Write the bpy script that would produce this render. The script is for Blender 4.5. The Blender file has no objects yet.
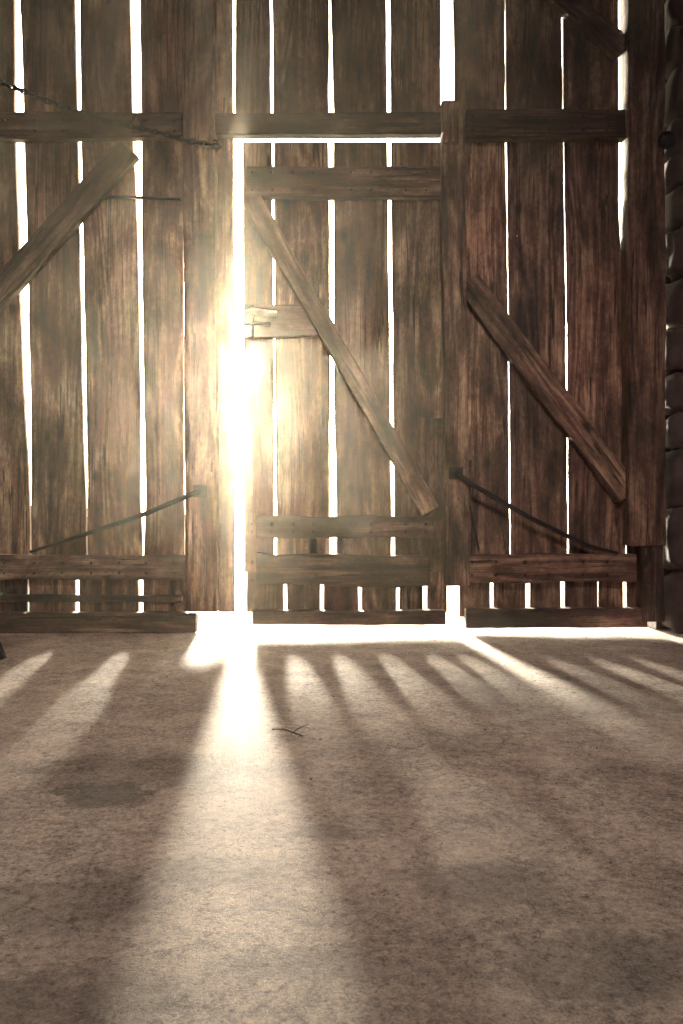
import bpy, bmesh, math, random
from mathutils import Vector, Matrix, noise
random.seed(7)
S=bpy.context.scene
try:
    S.view_settings.view_transform='Standard'
    S.view_settings.look='None'
except Exception as e: print(e)

M=0.004; CAMD=3.2; CAMH=0.472; CX=341.5; F=800.0
def W(px,py,y=0.0):
    k=(CAMD+y)/CAMD
    return Vector(((px-CX)*M*k, y, CAMH+(512-py)*M*k))
def floorpt(px,py):
    d=F*CAMH/(py-512)
    return Vector(((px-CX)/F*d, -CAMD+d, 0))

# ---------------------------------------------------------------- materials
def nt(mat):
    mat.use_nodes=True
    n=mat.node_tree; n.nodes.clear(); return n
def add(n,t,**kw):
    nd=n.nodes.new(t)
    for k,v in kw.items(): setattr(nd,k,v)
    return nd
def ramp(n,stops):
    r=add(n,'ShaderNodeValToRGB')
    e=r.color_ramp.elements
    while len(e)<len(stops): e.new(0.5)
    for i,(p,c) in enumerate(stops):
        e[i].position=p; e[i].color=(c[0],c[1],c[2],1)
    return r
def wood(name,dark,mid,light,bump=0.8,rough=0.62,coat=0.3):
    m=bpy.data.materials.new(name); n=nt(m); L=n.links
    out=add(n,'ShaderNodeOutputMaterial'); b=add(n,'ShaderNodeBsdfPrincipled')
    L.new(b.outputs[0],out.inputs[0])
    tc=add(n,'ShaderNodeTexCoord'); oi=add(n,'ShaderNodeObjectInfo')
    comb=add(n,'ShaderNodeCombineXYZ')
    L.new(oi.outputs['Random'],comb.inputs[0]); L.new(oi.outputs['Random'],comb.inputs[2])
    sc=add(n,'ShaderNodeVectorMath',operation='SCALE'); sc.inputs[3].default_value=37.0
    L.new(comb.outputs[0],sc.inputs[0])
    addv=add(n,'ShaderNodeVectorMath',operation='ADD')
    L.new(tc.outputs['Object'],addv.inputs[0]); L.new(sc.outputs[0],addv.inputs[1])
    def mapped(s):
        mp=add(n,'ShaderNodeMapping'); mp.inputs['Scale'].default_value=s
        L.new(addv.outputs[0],mp.inputs[0]); return mp.outputs[0]
    def noi(s,d,ro=0.6,di=0.0):
        x=add(n,'ShaderNodeTexNoise'); x.inputs['Scale'].default_value=1; x.inputs['Detail'].default_value=d; x.inputs['Distortion'].default_value=di; x.inputs['Roughness'].default_value=ro
        L.new(mapped(s),x.inputs['Vector']); return x
    def mad(src,f,prev=None,c=0):
        x=add(n,'ShaderNodeMath',operation='MULTIPLY_ADD'); x.inputs[1].default_value=f; L.new(src,x.inputs[0])
        if prev is None: x.inputs[2].default_value=c
        else: L.new(prev,x.inputs[2])
        return x.outputs[0]
    n1=noi((18,18,1.4),8,0.70,1.0)
    n2=noi((240,240,6),5,0.7)
    n3=noi((5,5,2.6),6,0.65,0.4)
    n4=noi((70,70,40),6,0.75)
    n0=noi((4.5,4.5,0.55),2,0.45,0.3)
    sn=add(n,'ShaderNodeMath',operation='SINE'); L.new(mad(n0.outputs[0],95),sn.inputs[0])
    vo=add(n,'ShaderNodeTexVoronoi'); vo.inputs['Scale'].default_value=1
    L.new(mapped((7.5,0.5,3.4)),vo.inputs['Vector'])
    kn=add(n,'ShaderNodeMapRange'); kn.inputs[1].default_value=0.05; kn.inputs[2].default_value=0.15; kn.inputs[3].default_value=0.15; kn.inputs[4].default_value=1
    L.new(vo.outputs['Distance'],kn.inputs[0])
    s=mad(n1.outputs[0],0.38); s=mad(n2.outputs[0],0.18,s); s=mad(sn.outputs[0],0.026,s); s=mad(n3.outputs[0],0.36,s); m4=mad(n4.outputs[0],0.18,s)
    r=ramp(n,[(0.46,dark),(0.555,mid),(0.67,light)])
    L.new(m4,r.inputs[0])
    rb=add(n,'ShaderNodeMapRange'); rb.inputs[3].default_value=0.62; rb.inputs[4].default_value=1.3
    L.new(oi.outputs['Random'],rb.inputs[0])
    ck=add(n,'ShaderNodeMapRange'); ck.inputs[1].default_value=0.34; ck.inputs[2].default_value=0.42; ck.inputs[3].default_value=0.40; ck.inputs[4].default_value=1
    L.new(n2.outputs[0],ck.inputs[0])
    n5=noi((40,40,0.8),2,0.4,0.3)
    ab=add(n,'ShaderNodeMath',operation='SUBTRACT'); ab.inputs[1].default_value=0.5; L.new(n5.outputs[0],ab.inputs[0])
    ab2=add(n,'ShaderNodeMath',operation='ABSOLUTE'); L.new(ab.outputs[0],ab2.inputs[0])
    gate=add(n,'ShaderNodeMapRange'); gate.inputs[1].default_value=0.48; gate.inputs[2].default_value=0.64; gate.inputs[3].default_value=0; gate.inputs[4].default_value=0.022; L.new(n3.outputs[0],gate.inputs[0])
    lt_=add(n,'ShaderNodeMath',operation='LESS_THAN'); L.new(ab2.outputs[0],lt_.inputs[0]); L.new(gate.outputs[0],lt_.inputs[1])
    cr=add(n,'ShaderNodeMath',operation='MULTIPLY_ADD'); cr.inputs[1].default_value=-0.8; cr.inputs[2].default_value=1; L.new(lt_.outputs[0],cr.inputs[0])
    n6=noi((3.5,3.5,2.0),8,0.75,0.6)
    gm=add(n,'ShaderNodeMapRange'); gm.inputs[1].default_value=0.38; gm.inputs[2].default_value=0.60; gm.inputs[3].default_value=0.28; gm.inputs[4].default_value=1.18; L.new(n6.outputs[0],gm.inputs[0])
    def mul(a,b_):
        x=add(n,'ShaderNodeMath',operation='MULTIPLY'); L.new(a,x.inputs[0]); L.new(b_,x.inputs[1]); return x.outputs[0]
    k=mul(mul(mul(rb.outputs[0],kn.outputs[0]),mul(ck.outputs[0],cr.outputs[0])),gm.outputs[0])
    fin=add(n,'ShaderNodeVectorMath',operation='SCALE'); L.new(r.outputs[0],fin.inputs[0]); L.new(k,fin.inputs[3])
    L.new(fin.outputs[0],b.inputs['Base Color'])
    b.inputs['Roughness'].default_value=rough
    b.inputs['Specular IOR Level'].default_value=coat
    bp=add(n,'ShaderNodeBump'); bp.inputs['Strength'].default_value=bump; bp.inputs['Distance'].default_value=0.008
    hh=mad(cr.outputs[0],0.15,m4)
    L.new(hh,bp.inputs['Height']); L.new(bp.outputs[0],b.inputs['Normal'])
    return m
WB=wood('weathered_board_wood',(0.026,0.012,0.017),(0.17,0.085,0.055),(0.54,0.34,0.22))
WR=wood('rail_wood',(0.012,0.006,0.010),(0.075,0.037,0.032),(0.27,0.165,0.12),1.0)
WP=wood('post_wood',(0.018,0.009,0.012),(0.14,0.072,0.050),(0.43,0.27,0.175),1.0)

def simple(name,col,rough=0.6,metal=0.0,nscale=40,var=0.5,bump=0.3):
    m=bpy.data.materials.new(name); n=nt(m); L=n.links
    out=add(n,'ShaderNodeOutputMaterial'); b=add(n,'ShaderNodeBsdfPrincipled'); L.new(b.outputs[0],out.inputs[0])
    tc=add(n,'ShaderNodeTexCoord'); no=add(n,'ShaderNodeTexNoise'); no.inputs['Scale'].default_value=nscale; no.inputs['Detail'].default_value=6
    L.new(tc.outputs['Object'],no.inputs['Vector'])
    r=ramp(n,[(0.3,[c*(1-var) for c in col]),(0.7,[min(1,c*(1+var)) for c in col])]); L.new(no.outputs[0],r.inputs[0]); L.new(r.outputs[0],b.inputs['Base Color'])
    b.inputs['Roughness'].default_value=rough; b.inputs['Metallic'].default_value=metal
    bp=add(n,'ShaderNodeBump'); bp.inputs['Strength'].default_value=bump; bp.inputs['Distance'].default_value=0.003
    L.new(no.outputs[0],bp.inputs['Height']); L.new(bp.outputs[0],b.inputs['Normal'])
    return m
IRON=simple('rusty_iron',(0.012,0.007,0.008),0.6,0.3,90)
STEEL=simple('worn_steel',(0.50,0.47,0.46),0.4,0.6,60,0.3)
STONE=simple('rubble_stone',(0.045,0.03,0.032),0.9,0,14,0.6,1.0)
MORTAR=simple('mortar',(0.03,0.02,0.02),0.95,0,50,0.5,1.0)
PLASTER=simple('limewash',(0.16,0.12,0.10),0.9,0,5,0.4,0.6)
GREEN=simple('green_cloth',(0.10,0.22,0.09),0.9,0,60,0.4)
GRAVEL=simple('gravel_yard',(0.5,0.45,0.36),0.95,0,30,0.3,0.8)
TWIG=simple('dry_twig',(0.035,0.022,0.016),0.9,0,60,0.5)

def floor_mat():
    m=bpy.data.materials.new('concrete_floor'); n=nt(m); L=n.links
    out=add(n,'ShaderNodeOutputMaterial'); b=add(n,'ShaderNodeBsdfPrincipled'); L.new(b.outputs[0],out.inputs[0])
    tc=add(n,'ShaderNodeTexCoord')
    def N(s,d,ro=0.6,dist=0.0):
        x=add(n,'ShaderNodeTexNoise'); x.inputs['Scale'].default_value=s; x.inputs['Detail'].default_value=d; x.inputs['Roughness'].default_value=ro; x.inputs['Distortion'].default_value=dist
        L.new(tc.outputs['Object'],x.inputs['Vector']); return x.outputs[0]
    big=N(1.6,6,0.65,0.6); med=N(9,8,0.75,0.5); fine=N(75,8,0.9); gr=N(260,3,0.8)
    def mad(src,f,prev=None):
        x=add(n,'ShaderNodeMath',operation='MULTIPLY_ADD'); x.inputs[1].default_value=f; L.new(src,x.inputs[0])
        if prev is None: x.inputs[2].default_value=0
        else: L.new(prev,x.inputs[2])
        return x.outputs[0]
    a3=mad(gr,0.28,mad(fine,0.64,mad(med,0.30,mad(big,0.20))))
    r=ramp(n,[(0.60,(0.11,0.080,0.074)),(0.69,(0.40,0.325,0.27)),(0.83,(0.82,0.70,0.58))]); L.new(a3,r.inputs[0])
    prev=r.outputs[0]
    wn=N(16,7,0.75)
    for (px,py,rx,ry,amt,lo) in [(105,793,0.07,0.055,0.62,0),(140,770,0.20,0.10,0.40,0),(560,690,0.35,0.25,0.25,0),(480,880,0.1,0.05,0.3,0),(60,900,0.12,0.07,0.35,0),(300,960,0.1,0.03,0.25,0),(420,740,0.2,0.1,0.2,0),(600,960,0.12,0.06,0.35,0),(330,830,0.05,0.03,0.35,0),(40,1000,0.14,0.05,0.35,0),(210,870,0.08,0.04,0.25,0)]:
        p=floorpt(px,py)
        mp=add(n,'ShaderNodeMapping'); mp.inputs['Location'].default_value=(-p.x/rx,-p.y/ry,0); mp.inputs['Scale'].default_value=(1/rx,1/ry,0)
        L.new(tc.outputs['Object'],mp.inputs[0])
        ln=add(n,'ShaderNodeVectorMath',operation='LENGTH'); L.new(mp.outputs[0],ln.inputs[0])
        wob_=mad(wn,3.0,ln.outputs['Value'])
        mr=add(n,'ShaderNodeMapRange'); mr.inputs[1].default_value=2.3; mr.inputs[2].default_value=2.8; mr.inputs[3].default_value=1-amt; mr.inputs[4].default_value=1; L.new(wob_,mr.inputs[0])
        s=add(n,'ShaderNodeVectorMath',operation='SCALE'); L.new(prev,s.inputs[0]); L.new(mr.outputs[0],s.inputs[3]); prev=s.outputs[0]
    vo=add(n,'ShaderNodeTexVoronoi'); vo.inputs['Scale'].default_value=55; L.new(tc.outputs['Object'],vo.inputs['Vector'])
    pt=add(n,'ShaderNodeMapRange'); pt.inputs[1].default_value=0.08; pt.inputs[2].default_value=0.22; pt.inputs[3].default_value=0.45; pt.inputs[4].default_value=1; L.new(vo.outputs['Distance'],pt.inputs[0])
    c1=N(2.2,5,0.6,0.8); cs=add(n,'ShaderNodeMath',operation='SUBTRACT'); cs.inputs[1].default_value=0.5; L.new(c1,cs.inputs[0])
    ca=add(n,'ShaderNodeMath',operation='ABSOLUTE'); L.new(cs.outputs[0],ca.inputs[0])
    cm=add(n,'ShaderNodeMapRange'); cm.inputs[1].default_value=0.0; cm.inputs[2].default_value=0.004; cm.inputs[3].default_value=0.55; cm.inputs[4].default_value=1; L.new(ca.outputs[0],cm.inputs[0])
    for q in (pt,cm):
        s=add(n,'ShaderNodeVectorMath',operation='SCALE'); L.new(prev,s.inputs[0]); L.new(q.outputs[0],s.inputs[3]); prev=s.outputs[0]
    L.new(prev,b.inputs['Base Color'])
    b.inputs['Roughness'].default_value=0.72; b.inputs['Specular IOR Level'].default_value=0.3
    bp=add(n,'ShaderNodeBump'); bp.inputs['Strength'].default_value=1.0; bp.inputs['Distance'].default_value=0.008; L.new(mad(pt.outputs[0],0.08,a3),bp.inputs['Height']); L.new(bp.outputs[0],b.inputs['Normal'])
    return m
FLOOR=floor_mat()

# ---------------------------------------------------------------- helpers
def empty(name,loc=(0,0,0)):
    e=bpy.data.objects.new(name,None); S.collection.objects.link(e); e.location=loc; e.empty_display_size=0.1; return e
def mesh_obj(name,bm,mat,parent=None,smooth=False,bevel=0):
    me=bpy.data.meshes.new(name); bmesh.ops.recalc_face_normals(bm,faces=bm.faces); bm.to_mesh(me); bm.free()
    me.materials.append(mat)
    if smooth:
        for p in me.polygons: p.use_smooth=True
    o=bpy.data.objects.new(name,me); S.collection.objects.link(o)
    if parent: o.parent=parent
    if bevel:
        bv=o.modifiers.new('bev','BEVEL'); bv.width=bevel; bv.segments=2; bv.limit_method='ANGLE'; bv.angle_limit=math.radians(50)
    return o
def slab(name,rows,y0,y1,mat,parent,bevel=0.002,origin=None,rot=None):
    """rows: list of (z,xl,xr) in local coords"""
    bm=bmesh.new(); prev=None
    for (z,xl,xr) in rows:
        v=[bm.verts.new((xl,y0,z)),bm.verts.new((xr,y0,z)),bm.verts.new((xr,y1,z)),bm.verts.new((xl,y1,z))]
        if prev:
            for i in range(4): bm.faces.new((prev[i],prev[(i+1)%4],v[(i+1)%4],v[i]))
        else: bm.faces.new(v)
        prev=v
    bm.faces.new(prev)
    o=mesh_obj(name,bm,mat,parent,bevel=bevel)
    if origin is not None: o.location=origin
    if rot is not None: o.rotation_euler=rot
    return o
def wob(seed,t,amp,freq=3.0):
    return noise.noise(Vector((seed*7.3,t*freq,seed*1.7)))*amp*2+noise.noise(Vector((seed*3.3,t*freq*6,seed)))*amp*0.7
def board(name,L,R,pt,pb,parent,mat=None,thick=0.020,y=0.0,amp=0.0015):
    s=random.random()*50
    n=max(4,int((pb-pt)/7)); cx=W((L((pt+pb)/2)+R((pt+pb)/2))/2,(pt+pb)/2,y)
    rows=[]
    for i in range(n+1):
        py=pt+(pb-pt)*i/n
        a=W(L(py),py,y); c=W(R(py),py,y)
        rows.append((a.z-cx.z,a.x-cx.x+wob(s,a.z,amp,5),c.x-cx.x+wob(s+9,a.z,amp,5)))
    return slab(name,rows,0,thick,mat or WB,parent,0.001,origin=(cx.x,y,cx.z))
def beam(name,A,B,wpx,y,thick,parent,mat=None,amp=0.003,w2=None,bevel=0.004):
    a=W(A[0],A[1],y); b=W(B[0],B[1],y); d=b-a; ln=d.length; c=(a+b)/2
    ang=math.atan2(d.x,d.z); k=(CAMD+y)/CAMD
    w=wpx*M*k/2; ww=(w2 or wpx)*M*k/2; s=random.random()*50; n=max(4,int(ln/0.03)); rows=[]
    for i in range(n+1):
        t=i/n; z=-ln/2+ln*t; h=w+(ww-w)*t
        rows.append((z,-h+wob(s,z,amp,4),h+wob(s+5,z,amp,4)))
    return slab(name,rows,0,thick,mat or WR,parent,bevel,origin=(c.x,y,c.z),rot=(0,ang,0))
def interp(pts):
    def f(py):
        if py<=pts[0][0]: return pts[0][1]
        for (a,va),(b,vb) in zip(pts,pts[1:]):
            if py<=b: return va+(vb-va)*(py-a)/(b-a)
        return pts[-1][1]
    return f
def slit(pts):
    c=interp([(p[0],p[1]) for p in pts]); w=interp([(p[0],p[2]) for p in pts])
    def half(py):
        par=0.015*abs(c(py)-CX)*M/CAMD/M
        return (max(0.3,w(py)*0.8-2.2)+par)/2
    return (lambda py:c(py)-half(py)),(lambda py:c(py)+half(py))
def boards(prefix,left,slits,right,pt,pb,parent,**kw):
    edges=[(None,left)]+[s for s in slits]+[(right,None)]
    for i in range(len(edges)-1):
        L=edges[i][1]; R=edges[i+1][0]
        board(f'{prefix}_{i+1}',L,R,pt,pb,parent,**kw)
def const(v): return lambda py:v
def box(name,lo,hi,mat,parent=None,bevel=0.003):
    bm=bmesh.new(); c=[(lo[i]+hi[i])/2 for i in range(3)]
    bmesh.ops.create_cube(bm,size=1,matrix=Matrix.Diagonal((hi[0]-lo[0],hi[1]-lo[1],hi[2]-lo[2],1)))
    o=mesh_obj(name,bm,mat,parent,bevel=bevel); o.location=c; return o
def tube(name,pts,rad,mat,parent=None,taper=None,res=3):
    cu=bpy.data.curves.new(name,'CURVE'); cu.dimensions='3D'; cu.bevel_depth=rad; cu.bevel_resolution=res; cu.use_fill_caps=True
    sp=cu.splines.new('POLY'); sp.points.add(len(pts)-1)
    for i,p in enumerate(pts):
        sp.points[i].co=(p[0],p[1],p[2],1); sp.points[i].radius=(taper[i] if taper else 1)
    cu.materials.append(mat)
    o=bpy.data.objects.new(name,cu); S.collection.objects.link(o)
    dg=bpy.context.evaluated_depsgraph_get(); me=bpy.data.meshes.new_from_object(o.evaluated_get(dg))
    bpy.data.objects.remove(o)
    for p in me.polygons: p.use_smooth=True
    o=bpy.data.objects.new(name,me); S.collection.objects.link(o)
    if parent: o.parent=parent
    return o
def nails(name,pts,y,parent,r=0.006):
    bm=bmesh.new()
    for (px,py) in pts:
        p=W(px,py,y)
        bmesh.ops.create_uvsphere(bm,u_segments=8,v_segments=6,radius=r*random.uniform(.7,1.2),matrix=Matrix.Translation(p)@Matrix.Diagonal((1,0.5,1,1)))
    return mesh_obj(name,bm,IRON,parent,True)

TOP=-200
# ---------------------------------------------------------------- left gate leaf
leaf=empty('barn_gate_leaf')
sl=[slit([(TOP,-155,5),(630,-152,4)]), slit([(TOP,-97,7),(630,-94,4)]), slit([(TOP,-39,5),(300,-37,7),(630,-36,3)]),
    slit([(TOP,16,8),(0,17,9),(110,19,13),(300,24,12),(420,28,9),(500,30,4),(530,31,2)]),
    slit([(TOP,76,6),(0,77,8),(110,79,6),(300,82,7),(480,86,6),(540,87,2)]),
    slit([(TOP,133,11),(0,135,14),(130,137,14),(220,139,8),(400,142,7),(500,143,9),(550,143,4)])]
boards('board',const(-208),sl,interp([(TOP,188),(150,188),(260,182.8),(570,184.2)]),TOP,572,leaf)
sb=[slit([(560,-120,3),(620,-120,3)]),slit([(560,-40,4),(620,-40,4)]),slit([(560,28,2),(620,28,2)]),slit([(560,77,7),(620,77,7)]),slit([(560,140,8),(620,141,8)])]
boards('kick_board',const(-208),sb,const(186),572,620,leaf)
beam('top_rail',(-208,126),(182,124),26,-0.04,0.04,leaf)
beam('bottom_rail',(-208,568),(186,567),25,-0.04,0.04,leaf,WP)
beam('brace',(-60,356),(128,147),25,-0.036,0.036,leaf)
beam('upper_rail',(-208,-120),(182,-120),30,-0.04,0.04,leaf)
beam('kick_rail',(-208,597),(182,599),8,-0.02,0.02,leaf)
tube('pull_bar',[W(84,216,-.012),W(90,206,-.02),W(98,199,-.024),(W(110,197,-.024)),W(145,198,-.024),W(181,199,-.024)],0.007,IRON,leaf)
nails('nails',[(x+dx,y) for x in (-10,48,105,160) for dx in (-14,14) for y in (120,131,563,573)],-0.042,leaf)

# ---------------------------------------------------------------- main posts
p1=empty('door_post')
beam('shaft',(197,TOP),(201,612),32,-0.075,0.072,p1,WP,0.002)
beam('side_strip',(223.5,TOP),(226.5,612),16,0.0,0.022,p1,WB,0.001,bevel=0.0015)
p2=empty('door_post')
beam('shaft',(453,100),(458,586),23,-0.075,0.072,p2,WP,0.003)
beam('head_block',(451,102),(451,142),17,-0.095,0.02,p2,WP,0.001)
beam('lower_cheek',(468,460),(463,580),8,-0.06,0.06,p2,WR,0.001)
p3=empty('door_post')
beam('shaft',(646,TOP),(648,546),37,-0.085,0.10,p3,WP,0.003)
beam('foot',(653,545),(654,622),22,-0.07,0.09,p3,WR,0.004)

# ---------------------------------------------------------------- overdoor boards
od=empty('overdoor_panel')
sl=[slit([(TOP,270,5),(110,272,6)]),slit([(TOP,330,4),(10,330,5),(110,331,9)]),slit([(TOP,388,7),(0,388,8),(110,389,7)])]
boards('board',const(235.5),sl,const(440.5),TOP,128,od)
beam('lintel_rail',(190,123.5),(443,122.5),22,-0.045,0.045,od,None,0.002)
beam('upper_rail',(214,-120),(438,-120),30,-0.04,0.04,od)

# ---------------------------------------------------------------- wicket door
wd=empty('door_1')
sl=[slit([(140,273,6),(330,274,5),(520,275,6)]),slit([(140,331,9),(330,332,8),(400,332,9),(520,333,12)]),slit([(140,389,7.5),(330,391,7),(520,393,7)])]
boards('board',lambda py:242+py*0.005,sl,interp([(141,441.5),(200,442),(230,445),(572,446)]),142,572,wd)
sb=[slit([(570,x,7.5),(620,x,7.5)]) for x in (285,322,360,398,425)]
boards('kick_board',const(247),sb,const(447),572,612,wd)
beam('top_rail',(246,181),(442,182),31,-0.04,0.04,wd)
beam('brace',(252,200),(431,511),19,-0.04,0.04,wd,WP)
beam('lock_rail',(247,321),(318,320),33,-0.032,0.032,wd,WR)
beam('low_rail',(256,528),(434,526),22,-0.04,0.04,wd,WR,0.008)
beam('bottom_rail',(256,570),(430,571),32,-0.05,0.05,wd,WR,0.007)
beam('patch_board',(430,418),(430,520),24,-0.018,0.018,wd,WR)
nails('nails',[(x+dx,y) for x in (262,303,361,416) for dx in (-10,10) for y in (172,190,524,532,562,580)],-0.042,wd)
lt=empty('door_latch')
beam('keeper_plate',(249,304),(249,337),8,-0.05,0.018,lt,IRON,0,bevel=0.002)
tube('lever',[W(247,312,-.06),W(252,311,-.07),W(262,313,-.075),W(277,314,-.075)],0.015,STEEL,lt,[.7,1,1,.85])
tube('bolt',[W(241,323,-.055),W(270,324,-.055)],0.007,IRON,lt)
tube('spindle',[W(262,314,-.052),W(262,314,-.078)],0.010,IRON,lt)

# ---------------------------------------------------------------- right leaf
rl=empty('barn_gate_leaf')
sl=[slit([(TOP,503,2),(0,505,2),(110,506,4),(300,508,2.8),(520,510,2.6)]),slit([(TOP,561,0.5),(110,563,0.8),(300,566,1.6),(520,568,2.4)]),slit([(TOP,620,6),(200,621,7),(290,623,4),(400,625.5,1),(560,626,0.8)])]
boards('board',interp([(TOP,453),(0,453.5),(120,455),(300,457),(520,458)]),sl,const(640),TOP,572,rl)
sb=[slit([(570,x,w),(620,x,w)]) for x,w in ((492,6.5),(528,7.5),(563,6.5),(598,3),(625,6))]
boards('kick_board',const(460),sb,const(650),572,617,rl)
beam('top_rail',(466,123),(632,123),28,-0.05,0.05,rl)
beam('bottom_rail',(469,569),(637,568),28,-0.045,0.045,rl,WP)
beam('brace',(468,281),(630,495),26,-0.045,0.045,rl,WP)
beam('upper_brace',(480,-75),(626,48),22,-0.045,0.045,rl,WR)
beam('upper_rail',(455,-120),(626,-120),30,-0.04,0.04,rl)
nails('nails',[(x+dx,y) for x in (484,537,595) for dx in (-12,12) for y in (117,130,562,575)],-0.052,rl)
tube('pull_bar',[W(470,505,-.02),W(479,550,-.02)],0.003,IRON,rl)

for (pts,pl) in (([(30,552),(80,536),(140,516),(188,496),(200,491)],(200,491)),([(455,472),(468,482),(530,518),(590,547),(618,553)],(456,473))):
    st=empty('iron_stay_bar')
    ys=[-0.05,-0.055,-0.06,-0.085,-0.085] if pl[0]==200 else [-0.09,-0.09,-0.07,-0.055,-0.055]
    tube('bar',[W(p[0],p[1],y) for p,y in zip(pts,ys)],0.010,IRON,st,[.6,.9,1,1,.9] if pl[0]==200 else [1,1,1,.9,.5])
    beam('plate',(pl[0]-7,pl[1]),(pl[0]+7,pl[1]),12,-0.085,0.01,st,IRON,0.001,bevel=0.003)

for nm,a,b,t,bt in (('threshold_sill',-208,196,613,633),('threshold_sill',252,446,611,625),('threshold_sill',466,648,609,628)):
    e=empty(nm); y=-0.06
    beam('timber',(a,(t+bt)/2),(b,(t+bt)/2),(bt-t),y,0.055,e,WR,0.0025)

ch=empty('iron_chain')
def chain(pts,step=0.024):
    bm=bmesh.new(); P=[]
    for a,b in zip(pts,pts[1:]):
        n=max(1,int((b-a).length/0.002))
        for i in range(n): P.append(a.lerp(b,i/n))
    P.append(pts[-1]); acc=0; k=0
    for q,q2 in zip(P,P[1:]):
        acc+=(q2-q).length
        if acc>=step:
            acc=0; d=(q2-q).normalized(); rot=d.to_track_quat('X','Z').to_matrix().to_4x4()
            if k%2: rot=rot@Matrix.Rotation(math.radians(90),4,'X')
            k+=1; Rr,rr=0.0115,0.0046; ring=[]
            for i in range(12):
                t=2*math.pi*i/12; row=[]
                for j in range(6):
                    s=2*math.pi*j/6
                    row.append(bm.verts.new(Matrix.Translation(q)@rot@Vector(((Rr+rr*math.cos(s))*math.cos(t)*1.45,(Rr+rr*math.cos(s))*math.sin(t)*.8,rr*math.sin(s)))))
                ring.append(row)
            for i in range(12):
                for j in range(6):
                    bm.faces.new((ring[i][j],ring[(i+1)%12][j],ring[(i+1)%12][(j+1)%6],ring[i][(j+1)%6]))
    return mesh_obj('links',bm,IRON,ch,True)
yc=-0.095
ctl=[(-60,74),(0,82),(30,94),(60,106),(95,118),(135,127),(165,134),(190,141),(219,147)]
chain([W(x,y,yc) for x,y in ctl])
tube('hook_nail',[W(214,140,-.076),W(217,141,-.095),W(219,148,-.1),W(216,151,-.095)],0.004,IRON,ch)
tube('shackle',[W(130,122,yc),W(136,114,yc),W(142,122,yc),W(140,133,yc),W(133,133,yc),W(130,122,yc)],0.005,IRON,ch)
tube('wall_staple',[W(-62,72,-.002),W(-62,74,yc)],0.006,IRON,ch)
pin=empty('iron_hinge_pin')
tube('pin',[W(667,140,-.087),W(667,140,-.13)],0.018,IRON,pin,res=5)
tube('pin_eye',[W(667+7*math.cos(t),140+7*math.sin(t),-.115) for t in [i*math.pi/6 for i in range(13)]],0.009,IRON,pin)

# ---------------------------------------------------------------- right rubble wall
wr=empty('wall_right')
x0=W(668,300,-0.08).x
xb=W(656,300,0.02).x
za=W(668,375).z; zb=W(668,300).z
box('core_low',(xb,0.02,0),(3.0,0.30,za),MORTAR,wr,0)
box('core_mid',(x0+0.03,0.02,za),(3.0,0.30,zb),MORTAR,wr,0)
box('core_top',(xb,0.02,zb),(3.0,0.30,3.7),MORTAR,wr,0)
def stone(c,sz,seed,bm):
    r=bmesh.ops.create_icosphere(bm,subdivisions=3,radius=1)
    for v in r['verts']:
        p=v.co.copy()
        q=Vector([math.copysign(abs(a)**0.4,a) for a in p])
        q=q*(1+0.16*noise.noise(p*1.6+Vector((seed,0,0)))+0.06*noise.noise(p*5+Vector((seed,3,0))))
        v.co=Vector((q.x*sz[0]/2,q.y*sz[1]/2,q.z*sz[2]/2))+c
bm=bmesh.new(); z=0.0; k=0
while z<3.6:
    h=random.uniform(0.12,0.26); x=x0+random.uniform(0.0,0.012)
    while x<2.9:
        w=random.uniform(0.14,0.34); k+=1
        stone(Vector((x+w/2,-0.04+random.uniform(-.012,.012),z+h/2)),(w*1.02,0.16,h*1.02),k*1.37,bm); x+=w
    z+=h
mesh_obj('stones',bm,STONE,wr,True)
box('side_core',(2.9,-8,0),(3.1,-0.1,3.7),PLASTER,wr,0)
wl=empty('wall_left')
xl=W(-208,300).x
box('return',(-3.0,-0.03,0),(xl-0.002,0.3,3.7),PLASTER,wl,0)
box('side',(-3.1,-8,0),(-2.9,-0.04,3.7),PLASTER,wl,0)
wt=empty('wall_front')
ztop=W(0,TOP).z
box('gable',(xl,-0.12,ztop),(x0+0.05,0.2,3.7),WR,wt,0.005)

ce=empty('ceiling')
box('deck',(-3.1,-8,3.7),(3.1,0.4,3.74),WR,ce,0)
for i in range(8): box(f'joist_{i+1}',(-2.9,-7.6+i*1.02,3.52),(2.9,-7.46+i*1.02,3.7),WR,ce)

# ---------------------------------------------------------------- floor, yard
def grid(name,x0,x1,y0,y1,nx,ny,mat,amp,z=0):
    bm=bmesh.new(); vs=[]
    for j in range(ny+1):
        row=[]
        for i in range(nx+1):
            x=x0+(x1-x0)*i/nx; y=y0+(y1-y0)*j/ny
            row.append(bm.verts.new((x,y,z-abs(amp)+amp*(noise.noise(Vector((x*1.3,y*1.3,0)))+0.4*noise.noise(Vector((x*5,y*5,2)))))))
        vs.append(row)
    for j in range(ny):
        for i in range(nx): bm.faces.new((vs[j][i],vs[j][i+1],vs[j+1][i+1],vs[j+1][i]))
    return mesh_obj(name,bm,mat,None,True)
grid('floor',-3.1,3.1,-8,0.35,120,160,FLOOR,0.004)
grid('yard_ground',-30,30,0.35,60,30,30,GRAVEL,0.004,-0.01)

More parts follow.
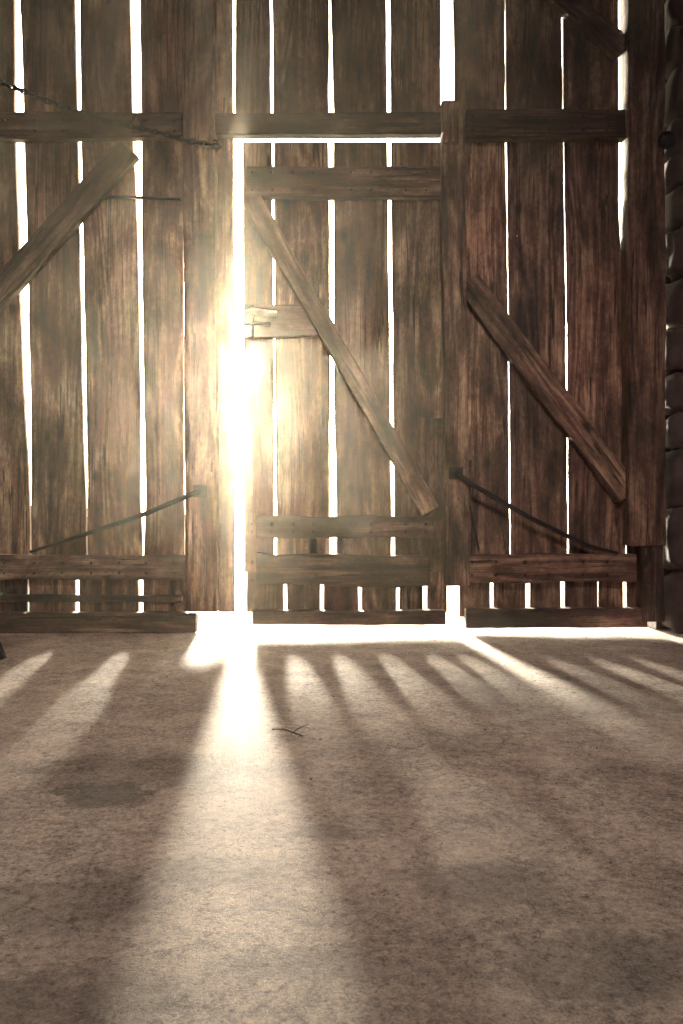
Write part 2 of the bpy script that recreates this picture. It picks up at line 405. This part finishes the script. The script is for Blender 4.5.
tw=empty('twig')
def fp(px,py,z=0.004): 
    q=floorpt(px,py); q.z=z; return q
tube('stem',[fp(272,731),fp(284,732,.006),fp(296,737,.007),fp(303,738)],0.0018,TWIG,tw)
tube('fork',[fp(291,736),fp(297,732,.006),fp(308,726)],0.0012,TWIG,tw)
db=bmesh.new()
for i in range(500):
    x=random.uniform(-2,2); y=random.uniform(-2.4,-0.02) if random.random()<.6 else -abs(random.gauss(0,.15))-.02
    r=random.uniform(.0008,.0025)*(0.6 if y<-1.8 else 1)
    bmesh.ops.create_icosphere(db,subdivisions=1,radius=r,matrix=Matrix.Translation((x,y,r*0.3-.003))@Matrix.Rotation(random.random()*3,4,'Z')@Matrix.Diagonal((random.uniform(1,2.5),1,.6,1)))
mesh_obj('floor_debris',db,TWIG)

so=empty('milking_stool'); c=Vector((-1.245,-0.60,0))
bm=bmesh.new(); bmesh.ops.create_cone(bm,cap_ends=True,segments=28,radius1=0.125,radius2=0.13,depth=0.03,matrix=Matrix.Translation(c+Vector((0,0,0.185))))
mesh_obj('seat',bm,WR,so,bevel=0.006)
for i,a in enumerate((-10,110,230)):
    a=math.radians(a); d=Vector((math.cos(a),math.sin(a),0))
    tube(f'leg_{i+1}',[c+d*.08+Vector((0,0,.175)),c+d*.16+Vector((0,0,0.0))],0.014,IRON,so,[1.1,.8])
bm=bmesh.new(); bmesh.ops.create_grid(bm,x_segments=16,y_segments=16,size=0.07)
for v in bm.verts:
    r=v.co.length; v.co.z=0.012+0.02*noise.noise(v.co*25)+.008-(max(0,r-.05)*.25); v.co+=c+Vector((.055,-.02,.197))
g=mesh_obj('green_rag',bm,GREEN,None,True); g.modifiers.new('s','SOLIDIFY').thickness=0.003

# ---------------------------------------------------------------- added scatter volume, imitates lens bloom around the slits
bm=bmesh.new(); bmesh.ops.create_cube(bm,size=1,matrix=Matrix.Diagonal((5.7,7.7,3.4,1)))
vm=bpy.data.materials.new('bloom_scatter'); n=nt(vm)
out=add(n,'ShaderNodeOutputMaterial'); vs=add(n,'ShaderNodeVolumeScatter'); vs.inputs['Color'].default_value=(1,0.86,0.66,1); vs.inputs['Density'].default_value=0.011; vs.inputs['Anisotropy'].default_value=0.88
n.links.new(vs.outputs[0],out.inputs['Volume'])
o=mesh_obj('bloom_haze',bm,vm); o.location=(0,-4.0,1.72)

# ---------------------------------------------------------------- light
w=bpy.data.worlds.new('sky'); S.world=w; w.use_nodes=True; n=w.node_tree; n.nodes.clear(); L=n.links
out=add(n,'ShaderNodeOutputWorld'); bg=add(n,'ShaderNodeBackground'); L.new(bg.outputs[0],out.inputs[0])
tc=add(n,'ShaderNodeTexCoord'); sx=add(n,'ShaderNodeSeparateXYZ'); L.new(tc.outputs['Generated'],sx.inputs[0])
r=ramp(n,[(0.35,(0.30,0.17,0.34)),(0.65,(14.0,12.2,8.6))])
mr=add(n,'ShaderNodeMapRange'); mr.inputs[1].default_value=-1; mr.inputs[2].default_value=1; L.new(sx.outputs[1],mr.inputs[0]); L.new(mr.outputs[0],r.inputs[0]); L.new(r.outputs[0],bg.inputs[0]); bg.inputs[1].default_value=1.0

sd=bpy.data.lights.new('sun','SUN'); sd.energy=44; sd.angle=math.radians(6.0); sd.color=(1,0.88,0.68)
so_=bpy.data.objects.new('sun',sd); S.collection.objects.link(so_)
el=math.radians(8.5); az=math.atan((240-CX)/F)
dirv=Vector((math.sin(az)*math.cos(el),math.cos(az)*math.cos(el),math.sin(el)))
so_.rotation_euler=dirv.to_track_quat('Z','Y').to_euler(); so_.location=dirv*20
fd=bpy.data.lights.new('fill_spot','SPOT'); fd.energy=500; fd.spot_size=math.radians(60); fd.spot_blend=1; fd.shadow_soft_size=0.4; fd.color=(1,0.77,0.67)  # added fill light, no real fixture; lifts boards and floor, fades towards corners
fo=bpy.data.objects.new('fill_spot',fd); S.collection.objects.link(fo); fo.location=(-0.3,-4.5,3.35)
fo.rotation_euler=(Vector((-0.08,-0.35,0.0))-fo.location).to_track_quat('-Z','Y').to_euler()

cam=bpy.data.cameras.new('camera'); co=bpy.data.objects.new('camera',cam); S.collection.objects.link(co)
cam.sensor_fit='VERTICAL'; cam.sensor_height=36; cam.sensor_width=24; cam.lens=36*F/1024
co.location=(0,-CAMD,CAMH); co.rotation_euler=(math.radians(90),0,0); S.camera=co
